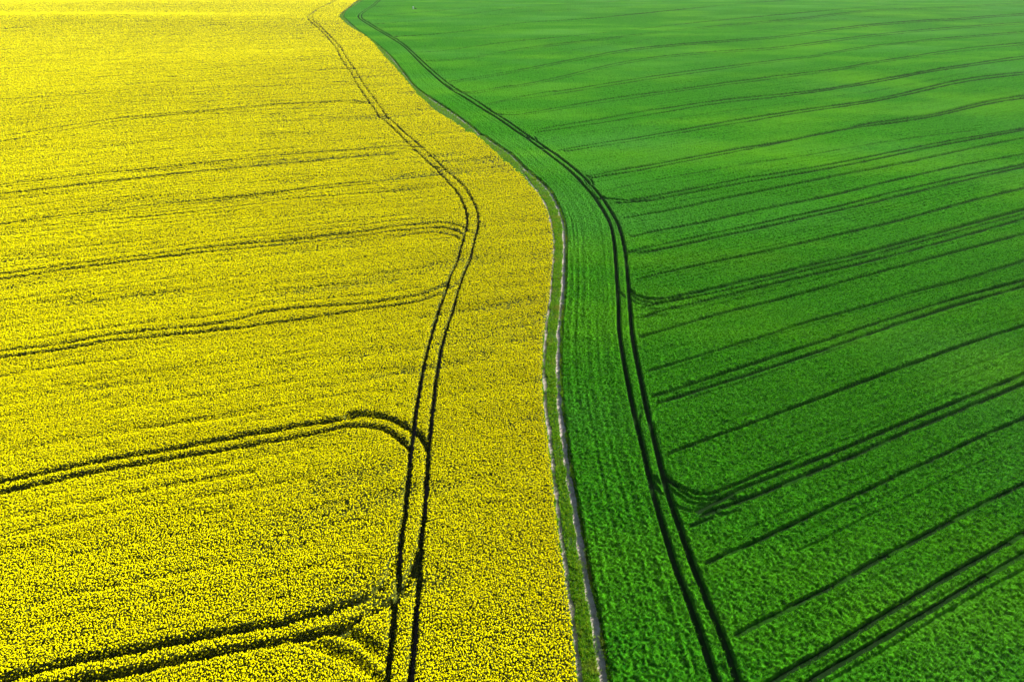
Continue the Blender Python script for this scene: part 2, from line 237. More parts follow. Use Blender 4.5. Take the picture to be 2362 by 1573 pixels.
top = [conv(('A', [(1200,405),(1400,398),(1700,352)]), ('D', [(0,363),(400,330),(1000,270),(1500,210),(2352,130),(3400,40)])),
 conv(('A', [(1100,310),(1220,317),(1500,295)]), ('D', [(0,310),(500,275),(900,240),(1300,200),(2000,110),(2352,75),(3400,0)])),
 conv(('A', [(1050,282),(1300,270),(1600,240),(1900,195)]), ('D', [(0,205),(300,187),(700,162),(900,140),(1200,110),(1600,70),(2000,30),(2352,5),(3400,-60)])),
 conv(('C1', [(1480,570),(1750,565),(2000,545),(2352,510)]), ('D', [(0,160),(900,90),(1500,30),(2352,-40)])),
 conv(('C1', [(1370,510),(1700,480),(2000,455),(2352,410)]), ('D', [(0,100),(400,95),(800,65),(1100,35),(1500,0),(2352,-70)])),
 conv(('C1', [(1240,430),(1450,425),(1700,400),(2352,340)]), ('D', [(0,62),(500,35),(900,10),(1500,-40)])),
 conv(('C1', [(1160,370),(1300,365),(1700,335),(2352,285)]), ('D', [(0,30),(300,10),(900,-40)])),
 conv(('C1', [(1080,295),(1250,285),(1500,270),(2352,200),(3000,140),(4000,40)])),
 conv(('C1', [(1100,215),(1200,212),(1500,175),(1750,163),(1960,155)])), conv(('C1', [(2060,150),(2200,140),(2352,130),(3200,50)])),
 conv(('C1', [(1280,110),(1420,120),(1600,105),(2352,65),(3200,0)])), conv(('C1', [(1330,45),(1400,40),(1700,25),(2352,5),(3000,-40)])),
 conv(('C1', [(1730,735),(2000,730),(2352,705)])), conv(('C1', [(1920,850),(2040,845),(2352,820)]))]
for i, p in enumerate(top): GT.append(((.75, .4, .85, .35, .55, .7, .45, .7, .5, .6, .65, .5, .5, .5)[i], .65, p))
# bites beside the green wheel tracks where machines turned
for a in [[(755,465),(800,500),(880,540)], [(835,465),(870,510)], [(1240,770),(1290,810)], [(1330,770),(1370,830),(1440,880)], [(1810,1240),(1860,1300),(1900,1330)], [(1870,1240),(1900,1290)],
          [(1400,890),(1440,905)], [(360,205),(440,270),(480,270)], [(425,205),(450,240)], [(1990,1430),(2050,1450)], [(1900,1190),(1950,1240),(1970,1290)]]:
    GT.append((.7, .8, conv(('C2', a))))

# ------------------------------------------------------------------ boundary curves as functions of world y
def curve(pts, off):
    w = np.array(to_world_many(dedupe_y(pts), off)); w = w[np.argsort(w[:, 1])]
    return w[:, 0], w[:, 1]
def make_f(pts, off):
    X, Y = curve(pts, off)
    ys = np.concatenate([np.arange(-20, 200, 1.0), np.arange(200, 1700, 6.0)])
    xs = np.interp(ys, Y, X)
    e = Y[0]; sl = (X[1] - X[0]) / (Y[1] - Y[0]); xs = np.where(ys < e, X[0] + sl * (ys - e), xs)
    sl2 = (X[-1] - X[-3]) / (Y[-1] - Y[-3]); xs = np.where(ys > Y[-1], X[-1] + sl2 * (ys - Y[-1]), xs)
    k = np.array([1, 2, 3, 2, 1.0]); k /= k.sum(); xs[2:-2] = np.convolve(xs, k, 'valid')
    return ys, xs
HR, HW = 1.15, 0.62                              # standing height of rape and wheat
Fy, Fl, Fr = make_f(YEDGE, HR * 0.9), make_f(RUTL, 0.0), make_f(RUTR, 0.0)
def fx(F, y): return np.interp(y, F[0], F[1])
def fc(F, y):
    s = (fx(F, y + 1.5) - fx(F, y - 1.5)) / 3.0
    return 1.0 / np.sqrt(1 + s * s)
def sd(F, x, y): return (x - fx(F, y)) * fc(F, y)        # signed distance, + to the right

# ------------------------------------------------------------------ level-of-detail field: fine near the viewer's side, coarse far
xs_px = np.arange(-330, 2700, 2.3)
ys_px = [-52.0]
while ys_px[-1] < 1790: ys_px.append(ys_px[-1] + 0.45 + 1.7 * min(1, max(0, ys_px[-1]) / 900))
ys_px = np.array(ys_px)
NX, NY = len(xs_px), len(ys_px)
v_ = (ys_px - H0 / 2) / FPX; D_ = CAMH / (SP + v_ * CP)
GY = (D_ * (CP - v_ * SP))[:, None] * np.ones((1, NX))
GX = ((xs_px - W0 / 2) / FPX)[None, :] * D_[:, None]
rowstep = np.abs(np.gradient(GY[:, 0]))           # metres between rows
def grid_rc(x, y):
    px, py, _ = flat_px(x, y)
    c = (px - xs_px[0]) / (xs_px[1] - xs_px[0]); r = np.interp(py, ys_px, np.arange(NY))
    return r, c
def sample(A, x, y):
    r, c = grid_rc(x, y); r = np.clip(r, 0, NY - 1.001); c = np.clip(c, 0, NX - 1.001)
    r0, c0 = r.astype(int), c.astype(int); fr, fcn = r - r0, c - c0
    return (A[r0, c0] * (1 - fr) + A[r0 + 1, c0] * fr) * (1 - fcn) + (A[r0, c0 + 1] * (1 - fr) + A[r0 + 1, c0 + 1] * fr) * fcn

MY = np.zeros((NY, NX), np.float32); MG = np.zeros((NY, NX), np.float32)   # flattened-crop masks 0..1
def stamp(M, wpts, width, strength, soft=0.16, rough=0.0, seed=0, lod=0.95):
    for (x0, y0), (x1, y1) in zip(wpts[:-1], wpts[1:]):
        L = math.hypot(x1 - x0, y1 - y0); n = max(1, int(L / max(4.0, 0.06 * max(y0, y1))))
        for i in range(n):
            ax, ay = x0 + (x1 - x0) * i / n, y0 + (y1 - y0) * i / n
            bx, by = x0 + (x1 - x0) * (i + 1) / n, y0 + (y1 - y0) * (i + 1) / n
            m = width * 1.2 + soft + 0.6 + 0.004 * max(ay, by)
            cx, cy = np.array([ax - m, ax + m, bx - m, bx + m] * 2), np.array([ay - m] * 2 + [by - m] * 2 + [ay + m] * 2 + [by + m] * 2)
            r, c = grid_rc(cx, np.maximum(cy, 3)); r0, r1, c0, c1 = int(r.min()) - 1, int(r.max()) + 3, int(c.min()) - 1, int(c.max()) + 3
            r0, c0 = max(r0, 0), max(c0, 0); r1, c1 = min(r1, NY), min(c1, NX)
            if r1 <= r0 or c1 <= c0: continue
            X, Y = GX[r0:r1, c0:c1], GY[r0:r1, c0:c1]
            ux, uy = bx - ax, by - ay; q = ux * ux + uy * uy + 1e-9
            t = np.clip(((X - ax) * ux + (Y - ay) * uy) / q, 0, 1)
            d = np.hypot(X - ax - t * ux, Y - ay - t * uy)
            st = rowstep[r0:r1, None]; trans = abs(ux) / math.sqrt(q)
            w = np.maximum(np.maximum(width, lod * st * trans), 1.15 * 2.3 * (np.maximum(ay, 5) * CP + CAMH * SP) / FPX * (1 - trans * .6))
            if rough: w = w * (1 + rough * (vnoise(X * 1.1, Y * 1.1, seed) - 0.5) * 2)
            sf = np.maximum(soft, 0.9 * st * trans)
            val = strength * np.clip((w / 2 + sf - d) / sf, 0, 1)
            if rough: val = val * (1 - 0.75 * rough * (vnoise(X * .35 + 9, Y * .35, seed + 3) > 0.62))
            M[r0:r1, c0:c1] = np.maximum(M[r0:r1, c0:c1], val)
def wline(pts, off):
    p = [pts[0]]
    for q in pts[1:]:
        if math.hypot(q[0] - p[-1][0], q[1] - p[-1][1]) > 3: p.append(q)
    if len(p) > 2:                                       # round the corners
        for _ in range(2):
            o = [p[0]]
            for a, b in zip(p[:-1], p[1:]):
                o += [(a[0] * .75 + b[0] * .25, a[1] * .75 + b[1] * .25), (a[0] * .25 + b[0] * .75, a[1] * .25 + b[1] * .75)]
            p = o + [p[-1]]
    return to_world_many(p, off)
wyl, wyr = wline(YL, HR * .9), wline(YR, HR * .9)
wgl, wgr = wline(GL, HW), wline(GR, HW)
stamp(MY, wyl, 0.38, 1, 0.14, .2, 1); stamp(MY, wyr, 0.36, 1, 0.14, .2, 2)
stamp(MG, wgl, 0.50, .87, 0.14, .08, 3); stamp(MG, wgr, 0.50, .87, 0.14, .08, 4)
for i, (s, w, p) in enumerate(YT): stamp(MY, wline(p, HR * .9), 0.42 * w, s * .84, 0.28, .35, 20 + i)
gw = []
for i, (s, w, p) in enumerate(GT):
    L = wline(p, HW); stamp(MG, L, 0.36 * w, min(.95, s * 1.1) * (.9 if i > 2 else .94), 0.15, .22, 90 + i, 1.7)
    if len(p) > 6 and p[-1][0] > 2200: gw.append(L)
# faint sowing lines lying between neighbouring tramlines
xr = np.linspace(0, 1, 14)
def resamp(L):
    L = np.array(L); s = np.r_[0, np.cumsum(np.hypot(*np.diff(L, axis=0).T))]; s /= s[-1]
    return np.c_[np.interp(xr, s, L[:, 0]), np.interp(xr, s, L[:, 1])]
RS = [resamp(L) for L in gw]
for k in range(len(RS) - 1):
    gap = np.hypot(*(RS[k][7] - RS[k + 1][7]))
    n = int(gap / (1.4 if gap < 9 else 1.9))
    for j in range(1, n):
        if random.random() < 0.25: continue
        f = j / n; L = RS[k] * (1 - f) + RS[k + 1] * f
        a = random.choice([0, 0, 0, 1, 2, 4]); b = random.choice([14, 14, 14, 12, 9])
        stamp(MG, [tuple(q) for q in L[a:b]], 0.2, random.uniform(.14, .40), 0.12, .5, 300 + k * 9 + j, 1.2)

yw = []
for i, (s, w, p) in enumerate(YT):
    if len(p) > 6 and p[0][0] < 60 and p[-1][0] > 560: yw.append(wline(p, HR * .9))
YS = sorted([resamp(L) for L in yw], key=lambda q: q[4, 1])
for k in range(len(YS) - 1):
    gap = np.hypot(*(YS[k][5] - YS[k + 1][5])); n = int(gap / 2.3)
    for j in range(1, n):
        if random.random() < 0.3: continue
        f = j / n; L = YS[k] * (1 - f) + YS[k + 1] * f
        a = random.choice([0, 0, 1, 3, 5]); b = random.choice([13, 13, 11, 9])
        stamp(MY, [tuple(q) for q in L[a:b]], 0.35, random.uniform(.06, .20), 0.4, .7, 900 + k * 9 + j, 1.2)
gy_ = YS[2][9] - YS[2][1]; gy_ /= np.hypot(*gy_)
# row direction of the sowing inside each field
gd = RS[len(RS) // 3][-1] - RS[len(RS) // 3][0]; gd /= np.hypot(*gd); print('GD', math.degrees(math.atan2(gd[1], gd[0])))
# ------------------------------------------------------------------ crop surfaces
sY = sd(Fy, GX, GY); sR = sd(Fr, GX, GY); sL = sd(Fl, GX, GY)
WOFF = 0.42
edge_y = np.clip((-(sY) + 0.10 * (vnoise(GX * 2, GY * 2, 5) - .5) * 2) / np.maximum(0.25, .5 * rowstep[:, None] * 0.2), 0, 1)
edge_g = np.clip((sR - WOFF + 0.10 * (vnoise(GX * 2, GY * 2, 6) - .5) * 2) / 0.2, 0, 1)
HG = hgt(GX, GY)
dist = np.hypot(GX, GY)
# rows seen in the wheat
dgl = sR
along = GX * gd[0] + GY * gd[1]; across = -GX * gd[1] + GY * gd[0]
sGRx = None
_gx = np.array(wgr); o = np.argsort(_gx[:, 1]); FGr = (_gx[o, 1], _gx[o, 0])
inner = np.clip(GX - np.interp(GY, *FGr) - 0.5, 0, 1)
rows_h = 0.15 * (vnoise(dgl * 3.1, GY * .04, 31) - .5) * (1 - inner) + 0.20 * (fbm(across * 1.2, along * .04, 32, 2) - .5) * inner
lump_g = 0.12 * (fbm(GX * 1.6, GY * 1.6, 33, 2) - .5) + 0.20 * (vnoise(GX * 4.5, GY * 4.5, 34) - .5)
topG = HW - 0.14 + rows_h + lump_g
acY = -GX * gy_[1] + GY * gy_[0]; alY = GX * gy_[0] + GY * gy_[1]
streak = fbm(acY * .36, alY * .04, 41, 3); patch = fbm(GX * .12, GY * .12, 43, 3)
lump_y = 0.42 * (streak - .5) + 0.15 * (patch - .5) + 0.22 * (fbm(GX * 1.3, GY * 1.3, 42, 2) - .5)
topY = HR - 0.20 + lump_y

def mat(name, build):
    m = bpy.data.materials.new(name); m.use_nodes = True; n = m.node_tree; n.nodes.clear()
    out = n.nodes.new("ShaderNodeOutputMaterial"); n.links.new(build(n), out.inputs[0]); return m
def nz(n, scale, detail=2, rough=.5, vec=None, stretch=None, rot=0):
    tc = n.nodes.new("ShaderNodeTexCoord"); mp = n.nodes.new("ShaderNodeMapping")
    mp.inputs['Rotation'].default_value = (0, 0, rot)
    if stretch: mp.inputs['Scale'].default_value = stretch
    n.links.new(tc.outputs['Object'], mp.inputs[0])
    t = n.nodes.new("ShaderNodeTexNoise"); t.inputs['Scale'].default_value = scale; t.inputs['Detail'].default_value = detail; t.inputs['Roughness'].default_value = rough
    n.links.new(mp.outputs[0], t.inputs[0]); return t.outputs[0]
def ramp(n, fac, stops):
    r = n.nodes.new("ShaderNodeValToRGB"); e = r.color_ramp.elements
    while len(e) < len(stops): e.new(0.5)
    for k, (p, c) in zip(range(len(stops)), stops): e[k].position = p; e[k].color = (*c, 1)
    n.links.new(fac, r.inputs[0]); return r.outputs[0]
def mixc(n, fac, a, b, mode='MIX'):
    m = n.nodes.new("ShaderNodeMix"); m.data_type = 'RGBA'; m.blend_type = mode
    if isinstance(fac, float): m.inputs[0].default_value = fac
    else: n.links.new(fac, m.inputs[0])
    n.links.new(a, m.inputs[6])
    if isinstance(b, tuple): m.inputs[7].default_value = (*b, 1)
    else: n.links.new(b, m.inputs[7])
    return m.outputs[2]
def shade(n, col, rough=.8, trans=0.0, spec=.2, bump=None):
    p = n.nodes.new("ShaderNodeBsdfPrincipled"); n.links.new(col, p.inputs['Base Color']); p.inputs['Roughness'].default_value = rough
    p.inputs['Specular IOR Level'].default_value = spec
    if bump is not None: n.links.new(bump, p.inputs['Normal'])
    if not trans: return p.outputs[0]
    t = n.nodes.new("ShaderNodeBsdfTranslucent"); n.links.new(col, t.inputs[0])
    m = n.nodes.new("ShaderNodeMixShader"); m.inputs[0].default_value = trans
    n.links.new(p.outputs[0], m.inputs[1]); n.links.new(t.outputs[0], m.inputs[2]); return m.outputs[0]
def bumpn(n, h, s, d):
    b = n.nodes.new("ShaderNodeBump"); b.inputs['Strength'].default_value = s; b.inputs['Distance'].default_value = d; n.links.new(h, b.inputs['Height']); return b.outputs[0]

ANG = math.atan2(gd[1], gd[0])
def m_petal(n):
    a = nz(n, 9, 1); c = ramp(n, a, [(.28, (.80, .70, .0)), (.5, (.97, .90, .0)), (.75, (1.0, .96, .0))])
    b = nz(n, .035, 3, .6, stretch=(1, 3, 1), rot=-ANG); c = mixc(n, ramp(n, b, [(.35, (1, 1, 1)), (.62, (0, 0, 0))]), c, (.88, .80, .0))
    return shade(n, c, 1.0, .4, .0)
def m_rape_leaf(n):
    a = nz(n, 6, 2); c = ramp(n, a, [(.32, (.010, .020, .002)), (.55, (.06, .075, .002)), (.75, (.30, .27, .0))])
    return shade(n, c, .75, .15, .1)
def wheat_field_tint(n, c):  # field variation, with the sheen of pale slopes put into the colour too
    b = nz(n, .014, 4, .6, stretch=(1, 2.2, 1), rot=-ANG)
    c = mixc(n, ramp(n, b, [(.47, (0, 0, 0)), (.72, (.45, .45, .45))]), c, (.09, .25, .004))
    d = nz(n, .013, 2, .5, stretch=(1, 1.6, 1), rot=.5)
    return mixc(n, ramp(n, d, [(.5, (0, 0, 0)), (.75, (.45, .45, .45))]), c, (.045, .17, .025))
def m_blade(n):
    a = nz(n, 7, 1); c = ramp(n, a, [(.36, (.002, .026, .002)), (.5, (.014, .11, .003)), (.64, (.085, .32, .005))])
    c = wheat_field_tint(n, c); return shade(n, c, 1.0, .35, .0)
def m_wheat_base(n):
    a = nz(n, 2.2, 4, .7); c = ramp(n, a, [(.36, (.005, .055, .002)), (.62, (.034, .175, .004))])
    c = wheat_field_tint(n, c)
    at = n.nodes.new("ShaderNodeAttribute"); at.attribute_name = "bare_shade"
    c = mixc(n, at.outputs['Fac'], c, (.008, .024, .005))  # tramline floors: crop-free ground, with trench shade painted in as near-black green
    return shade(n, c, 1.0, .1, .0)
def m_grass(n):
    a = nz(n, 4, 2); c = ramp(n, a, [(.3, (.018, .09, .004)), (.5, (.10, .27, .006)), (.72, (.28, .42, .012))])
    b = nz(n, .35, 2); c = mixc(n, ramp(n, b, [(.55, (0, 0, 0)), (.72, (.8, .8, .8))]), c, (.22, .22, .03)); return shade(n, c, 1, .45, 0)
def m_grass_base(n):
    a = nz(n, 3, 3); c = ramp(n, a, [(.35, (.012, .035, .005)), (.65, (.035, .085, .008))]); return shade(n, c, .9)
def m_soil(n):
    a = nz(n, 2.5, 5, .65); c = ramp(n, a, [(.3, (.045, .038, .03)), (.7, (.11, .092, .072))]); return shade(n, c, .95, 0, .1, bumpn(n, a, .6, .08))
def m_dirt(n):
    a = nz(n, 1.7, 6, .7); c = ramp(n, a, [(.25, (.16, .12, .09)), (.5, (.36, .30, .25)), (.75, (.55, .48, .42))])
    b = nz(n, 9, 3, .6); c = mixc(n, ramp(n, b, [(.60, (0, 0, 0)), (.70, (.7, .7, .7))]), c, (.13, .10, .07)); return shade(n, c, .95, 0, .1, bumpn(n, b, .5, .03))
M_PETAL, M_RLEAF, M_BLADE, M_WBASE = mat("rape_petals", m_petal), mat("rape_leaves", m_rape_leaf), mat("wheat_blades", m_blade), mat("wheat_undergrowth", m_wheat_base)
M_GRASS, M_GBASE, M_SOIL, M_DIRT = mat("grass_blades", m_grass), mat("grass_sward", m_grass_base), mat("soil", m_soil), mat("dry_dirt", m_dirt)

def new_mesh(name, co, loops, counts, mats, midx=None, smooth=False):
    me = bpy.data.meshes.new(name); nf = len(counts)
    me.vertices.add(len(co)); me.vertices.foreach_set("co", np.ascontiguousarray(co, np.float32).ravel())
    me.loops.add(len(loops)); me.loops.foreach_set("vertex_index", np.ascontiguousarray(loops, np.int32))
    me.polygons.add(nf); st = np.zeros(nf, np.int32); st[1:] = np.cumsum(counts)[:-1]
    me.polygons.foreach_set("loop_start", st); me.polygons.foreach_set("loop_total", np.ascontiguousarray(counts, np.int32))
    if midx is not None: me.polygons.foreach_set("material_index", np.ascontiguousarray(midx, np.int32))
    me.polygons.foreach_set("use_smooth", np.full(nf, smooth))
    for m in mats: me.materials.append(m)
    me.update(calc_edges=True)
    ob = bpy.data.objects.new(name, me); scene.collection.objects.link(ob); return ob
def sheet_faces(keep):
    idx = np.arange(NY * NX).reshape(NY, NX)
    k = keep[:-1, :-1] | keep[1:, :-1] | keep[:-1, 1:] | keep[1:, 1:]
    q = np.stack([idx[1:, :-1][k], idx[1:, 1:][k], idx[:-1, 1:][k], idx[:-1, :-1][k]], 1)
    used = np.zeros(NY * NX, bool); used[q.ravel()] = True
    remap = np.cumsum(used) - 1
    return used, remap[q]

def band_points(s0, dref, ymax=1100, ymin=14):
    """jittered sowing positions, spacing growing with distance"""
    out = []; y0 = ymin
    while y0 < ymax:
        y1 = y0 * 1.10 + 1
        d = math.hypot(y0, CAMH); S = max(1.0, d / dref); s = s0 * S
        hw = 0.90 * (y1 * CP + CAMH * SP) + 3
        nx, ny = int(2 * hw / s), max(1, int((y1 - y0) / s))
        gx, gy = np.meshgrid(np.arange(nx), np.arange(ny))
        x = -hw + (gx + rng.random(gx.shape)) * s; y = y0 + (gy + rng.random(gy.shape)) * (y1 - y0) / ny
        out.append(np.c_[x.ravel(), y.ravel(), np.full(x.size, S)]); y0 = y1
    P = np.concatenate(out); px, py, _ = flat_px(P[:, 0], P[:, 1])
    return P[(px > -320) & (px < 2690) & (py < 1780) & (py > -50)]

def scatter(P, z, protos, sx, sz):
    """copies of small plant shapes; returns verts, loops, counts, material ids"""
    co, lo, cn, mi, base = [], [], [], [], 0
    which = rng.integers(0, len(protos), len(P))
    for k, (pv, pf, pm) in enumerate(protos):
        s = which == k; n = s.sum()
        if not n: continue
        a = rng.random(n) * 2 * math.pi; ca, sa = np.cos(a), np.sin(a)
        h = sx[s]; v = sz[s]; X = pv[None, :, 0] * h[:, None]; Y = pv[None, :, 1] * h[:, None]; Z = pv[None, :, 2] * v[:, None]
        lx, ly = (rng.random((2, n)) - .5) * .35
        vx = X * ca[:, None] - Y * sa[:, None] + Z * lx[:, None] + P[s, 0][:, None]
        vy = X * sa[:, None] + Y * ca[:, None] + Z * ly[:, None] + P[s, 1][:, None]
        co.append(np.stack([vx, vy, Z + z[s][:, None]], 2).reshape(-1, 3))
        nv = len(pv); off = base + np.arange(n) * nv
        fl = np.concatenate([np.array(f) for f in pf]); fn = np.array([len(f) for f in pf])
        lo.append((off[:, None] + fl[None, :]).ravel()); cn.append(np.tile(fn, n)); mi.append(np.tile(np.array(pm), n)); base += n * nv
    return np.concatenate(co), np.concatenate(lo), np.concatenate(cn), np.concatenate(mi)

def proto_rape(seed):
    r = random.Random(seed); V, F, M = [], [], []
    for k in range(r.choice([2, 3, 3])):                   # flower heads on one plant
        cx, cy = r.uniform(-.07, .07), r.uniform(-.07, .07); R = r.uniform(.034, .062); zt = r.uniform(.02, .12); hh = r.uniform(.06, .12)
        b = len(V); n = 5
        for i in range(n):
            a = 2 * math.pi * i / n + r.uniform(-.3, .3); q = R * r.uniform(.7, 1.25)
            V.append((cx + q * math.cos(a), cy + q * math.sin(a), zt - hh * r.uniform(.3, .6)))
        V.append((cx, cy, zt)); V.append((cx, cy, zt - hh * 1.3))
        for i in range(n):
            F.append((b + i, b + (i + 1) % n, b + n)); M.append(1)
            F.append((b + (i + 1) % n, b + i, b + n + 1)); M.append(1 if i % 2 else 0)
    for k in range(3):                                     # stem leaves below
        a = r.uniform(0, 6.28); c, s = math.cos(a), math.sin(a); b = len(V); L = r.uniform(.08, .14)
        V += [(0, 0, -.22), (L * c - .03 * s, L * s + .03 * c, -.12), (L * c * 1.3, L * s * 1.3, -.17), (L * c + .03 * s, L * s - .03 * c, -.13)]
        F.append((b, b + 1, b + 2, b + 3)); M.append(0)
    return np.array(V), F, M
def proto_blades(seed, n, L0, L1, w, spread):
    r = random.Random(seed); V, F, M = [], [], []
    for k in range(n):
        a = r.uniform(0, 6.28); c, s = math.cos(a), math.sin(a); b = len(V); L = r.uniform(L0, L1); t = r.uniform(.25, 1) * spread; ww = w * r.uniform(.7, 1.2)
        ox, oy = r.uniform(-.05, .05), r.uniform(-.05, .05); a2 = r.uniform(0, 6.28); c2, s2 = math.cos(a2), math.sin(a2)
        V += [(ox - ww * s2, oy + ww * c2, 0), (ox + ww * s2, oy - ww * c2, 0),
              (ox + t * .5 * L * c + ww * .9 * s2, oy + t * .5 * L * s - ww * .9 * c2, L * .62), (ox + t * .5 * L * c - ww * .9 * s2, oy + t * .5 * L * s + ww * .9 * c2, L * .62),
              (ox + t * L * 1.1 * c, oy + t * L * 1.1 * s, L * (.95 if t < .5 * spread else .70))]
        F += [(b, b + 1, b + 2, b + 3), (b + 3, b + 2, b + 4)]; M += [1, 1]
    return np.array(V), F, M

def crop(name, topz, edge, M, keep, extra, mats, bare_shade_amt=0.0):
    low = 1 - M
    z = HG + (topz + 0.08) * edge * low - 0.08
    used, q = sheet_faces(keep)
    co = np.stack([GX.ravel()[used], GY.ravel()[used], z.ravel()[used]], 1)
    c2, l2, n2, m2 = extra
    allco = np.concatenate([co, c2]); loops = np.concatenate([q.ravel(), l2 + len(co)]); cnt = np.concatenate([np.full(len(q), 4), n2])
    mi = np.concatenate([np.zeros(len(q), int), m2])
    ob = new_mesh(name, allco, loops, cnt, mats, mi)
    at = ob.data.attributes.new("bare_shade", 'FLOAT', 'POINT'); va = np.zeros(len(allco), np.float32)
    va[:len(co)] = np.clip((M.ravel()[used] - .42) / .4, 0, 1) * bare_shade_amt; at.data.foreach_set("value", va); return ob

# rape
P = band_points(0.152, 74); x, y, S = P.T
mk = sample(MY, x, y); e = -sd(Fy, x, y); thin = sample(patch * .25 + streak * .75, x, y)
keepp = (e > 0.02) & (mk < 0.45 + .25 * rng.random(len(x))) & (rng.random(len(x)) < np.clip(1.15 - 1.3 * np.clip(.47 - thin, 0, 1) * 2.6, .5, 1))
P = P[keepp]; x, y, S = P.T; mk = mk[keepp]
z = hgt(x, y) + (sample(topY, x, y) + 0.20) * (1 - mk * .9) + (rng.random(len(x)) - .5) * .16
sv = rng.uniform(.75, 1.25, len(x))
rape = crop("rapeseed_crop", topY, edge_y, MY, sY < 0.4, scatter(P, z, [proto_rape(i) for i in range(6)], S * sv * 1.05, S ** .6 * sv), [M_RLEAF, M_PETAL])
rape["kind"] = "stuff"; rape["label"] = "bright yellow flowering rapeseed crop left of the farm track"; rape["category"] = "rapeseed crop"
print("rape plants", len(P))
# wheat
P = band_points(0.215, 74); x, y, S = P.T
mk = sample(MG, x, y); e = sd(Fr, x, y) - WOFF
keepp = (e > 0.06) & (rng.random(len(x)) < np.clip(1.9 - S / 2.2, 0, 1)) & (mk < np.where(S > 1.6, .05, .3) + .15 * rng.random(len(x))); P = P[keepp]; x, y, S = P.T; mk = mk[keepp]
z = hgt(x, y) + (sample(topG, x, y) - 0.10) * (1 - mk) + (rng.random(len(x)) - .5) * .10
sv = rng.uniform(.7, 1.35, len(x)) * (1 - .6 * mk)
wheat = crop("wheat_crop", topG, edge_g, MG, sR > WOFF - .4, scatter(P, z, [proto_blades(i, 5, .18, .34, .017, .75) for i in range(8)], S ** .75 * sv * 1.1, np.clip(1.35 - S * .35, .2, 1) * sv), [M_WBASE, M_BLADE], 1.0)
wheat["kind"] = "stuff"; wheat["label"] = "dense green young wheat crop right of the farm track"; wheat["category"] = "wheat crop"
print("wheat tufts", len(P))
# grass between and beside the ruts
zone = (sY > -0.15) & (sR < WOFF + .15)
wl, wr = 0.52, 0.62
def rut_mask(x, y):
    dl = np.abs(sd(Fl, x, y)); dr = np.abs(sd(Fr, x, y)); far = np.clip((y - 150) / 25, 0, 1)
    n = vnoise(x * 1.6, y * .8, 71)
    l = np.clip((wl / 2 + .26 * (n - .55) - dl) / .06, 0, 1) * (1 - far)
    patchy = np.clip((fbm(x * 1.2, y * .5, 72, 2) - .40) / .1, 0, 1) * np.clip((33 - y) / 3, 0, 1)
    r = np.clip((wr / 2 + .26 * (vnoise(x * 1.3 + 40, y * .7, 74) - .5) - dr) / .06, 0, 1) * (1 - .85 * patchy) * (1 - .45 * np.clip((y - 300) / 100, 0, 1))
    return np.maximum(l, r)
RM = rut_mask(GX, GY)
zg = 0.10 + 0.08 * (vnoise(GX * 3, GY * 3, 73) - .5)
inz = np.clip((sY + .15) / .1, 0, 1) * np.clip((WOFF + .15 - sR) / .1, 0, 1)
pts = []
yy = 14.0
while yy < 1000:
    d = math.hypot(yy, CAMH); S = max(1, d / 80); s = .11 * S; y1 = yy + max(1.0, s)
    wdt = 3.6; n = int(wdt * (y1 - yy) / (s * s)); yv = yy + rng.random(n) * (y1 - yy)
    xv = fx(Fy, yv) - .2 + rng.random(n) * (fx(Fr, yv) + WOFF + .3 - fx(Fy, yv)); pts.append(np.c_[xv, yv, np.full(n, S)]); yy = y1
P = np.concatenate(pts); x, y, S = P.T; rm = rut_mask(x, y)
keepp = (rm < .3) & (sd(Fy, x, y) > -.1) & (sd(Fr, x, y) < WOFF + .1); 
stray = (rm >= .3) & (rng.random(len(x)) < .06) & (vnoise(x * 1.5, y * .5, 77) > .45); P = P[keepp | stray]; x, y, S = P.T
sv = rng.uniform(.6, 1.25, len(x)) * (0.75 + .6 * (vnoise(x * .7, y * .7, 78)))
grass = crop("grass", zg, inz, RM.astype(np.float32), zone, scatter(P, hgt(x, y) + .03, [proto_blades(50 + i, 6, .20, .42, .013, .7) for i in range(5)], S ** .8 * sv, S ** .3 * sv), [M_GBASE, M_GRASS])
grass["kind"] = "stuff"; grass["label"] = "light green grass strip along the middle and edge of the farm track"; grass["category"] = "grass"
print("grass", len(P))

# ------------------------------------------------------------------ ground and track
def axis(segs):
    a = [segs[0][0]]
    for lo, hi, st in segs:
        n = max(1, round((hi - lo) / st)); a += list(lo + (hi - lo) * np.arange(1, n + 1) / n)
    return np.array(a)
ax_x = axis([(-5000, -1200, 400), (-1200, -400, 40), (-400, -120, 5), (-120, 160, 2), (160, 400, 5), (400, 1200, 40), (1200, 5000, 400)])
ax_y = axis([(-600, 0, 60), (0, 300, 2), (300, 800, 4), (800, 1500, 20), (1500, 7000, 500)])
XX, YY = np.meshgrid(ax_x, ax_y); ZZ = hgt(XX, YY) - 0.03
ny, nx = XX.shape; idx = np.arange(nx * ny).reshape(ny, nx)
q = np.stack([idx[:-1, :-1].ravel(), idx[:-1, 1:].ravel(), idx[1:, 1:].ravel(), idx[1:, :-1].ravel()], 1)
ground = new_mesh("ground", np.stack([XX.ravel(), YY.ravel(), ZZ.ravel()], 1), q.ravel(), np.full(len(q), 4), [M_SOIL], smooth=True)
ground["kind"] = "structure"
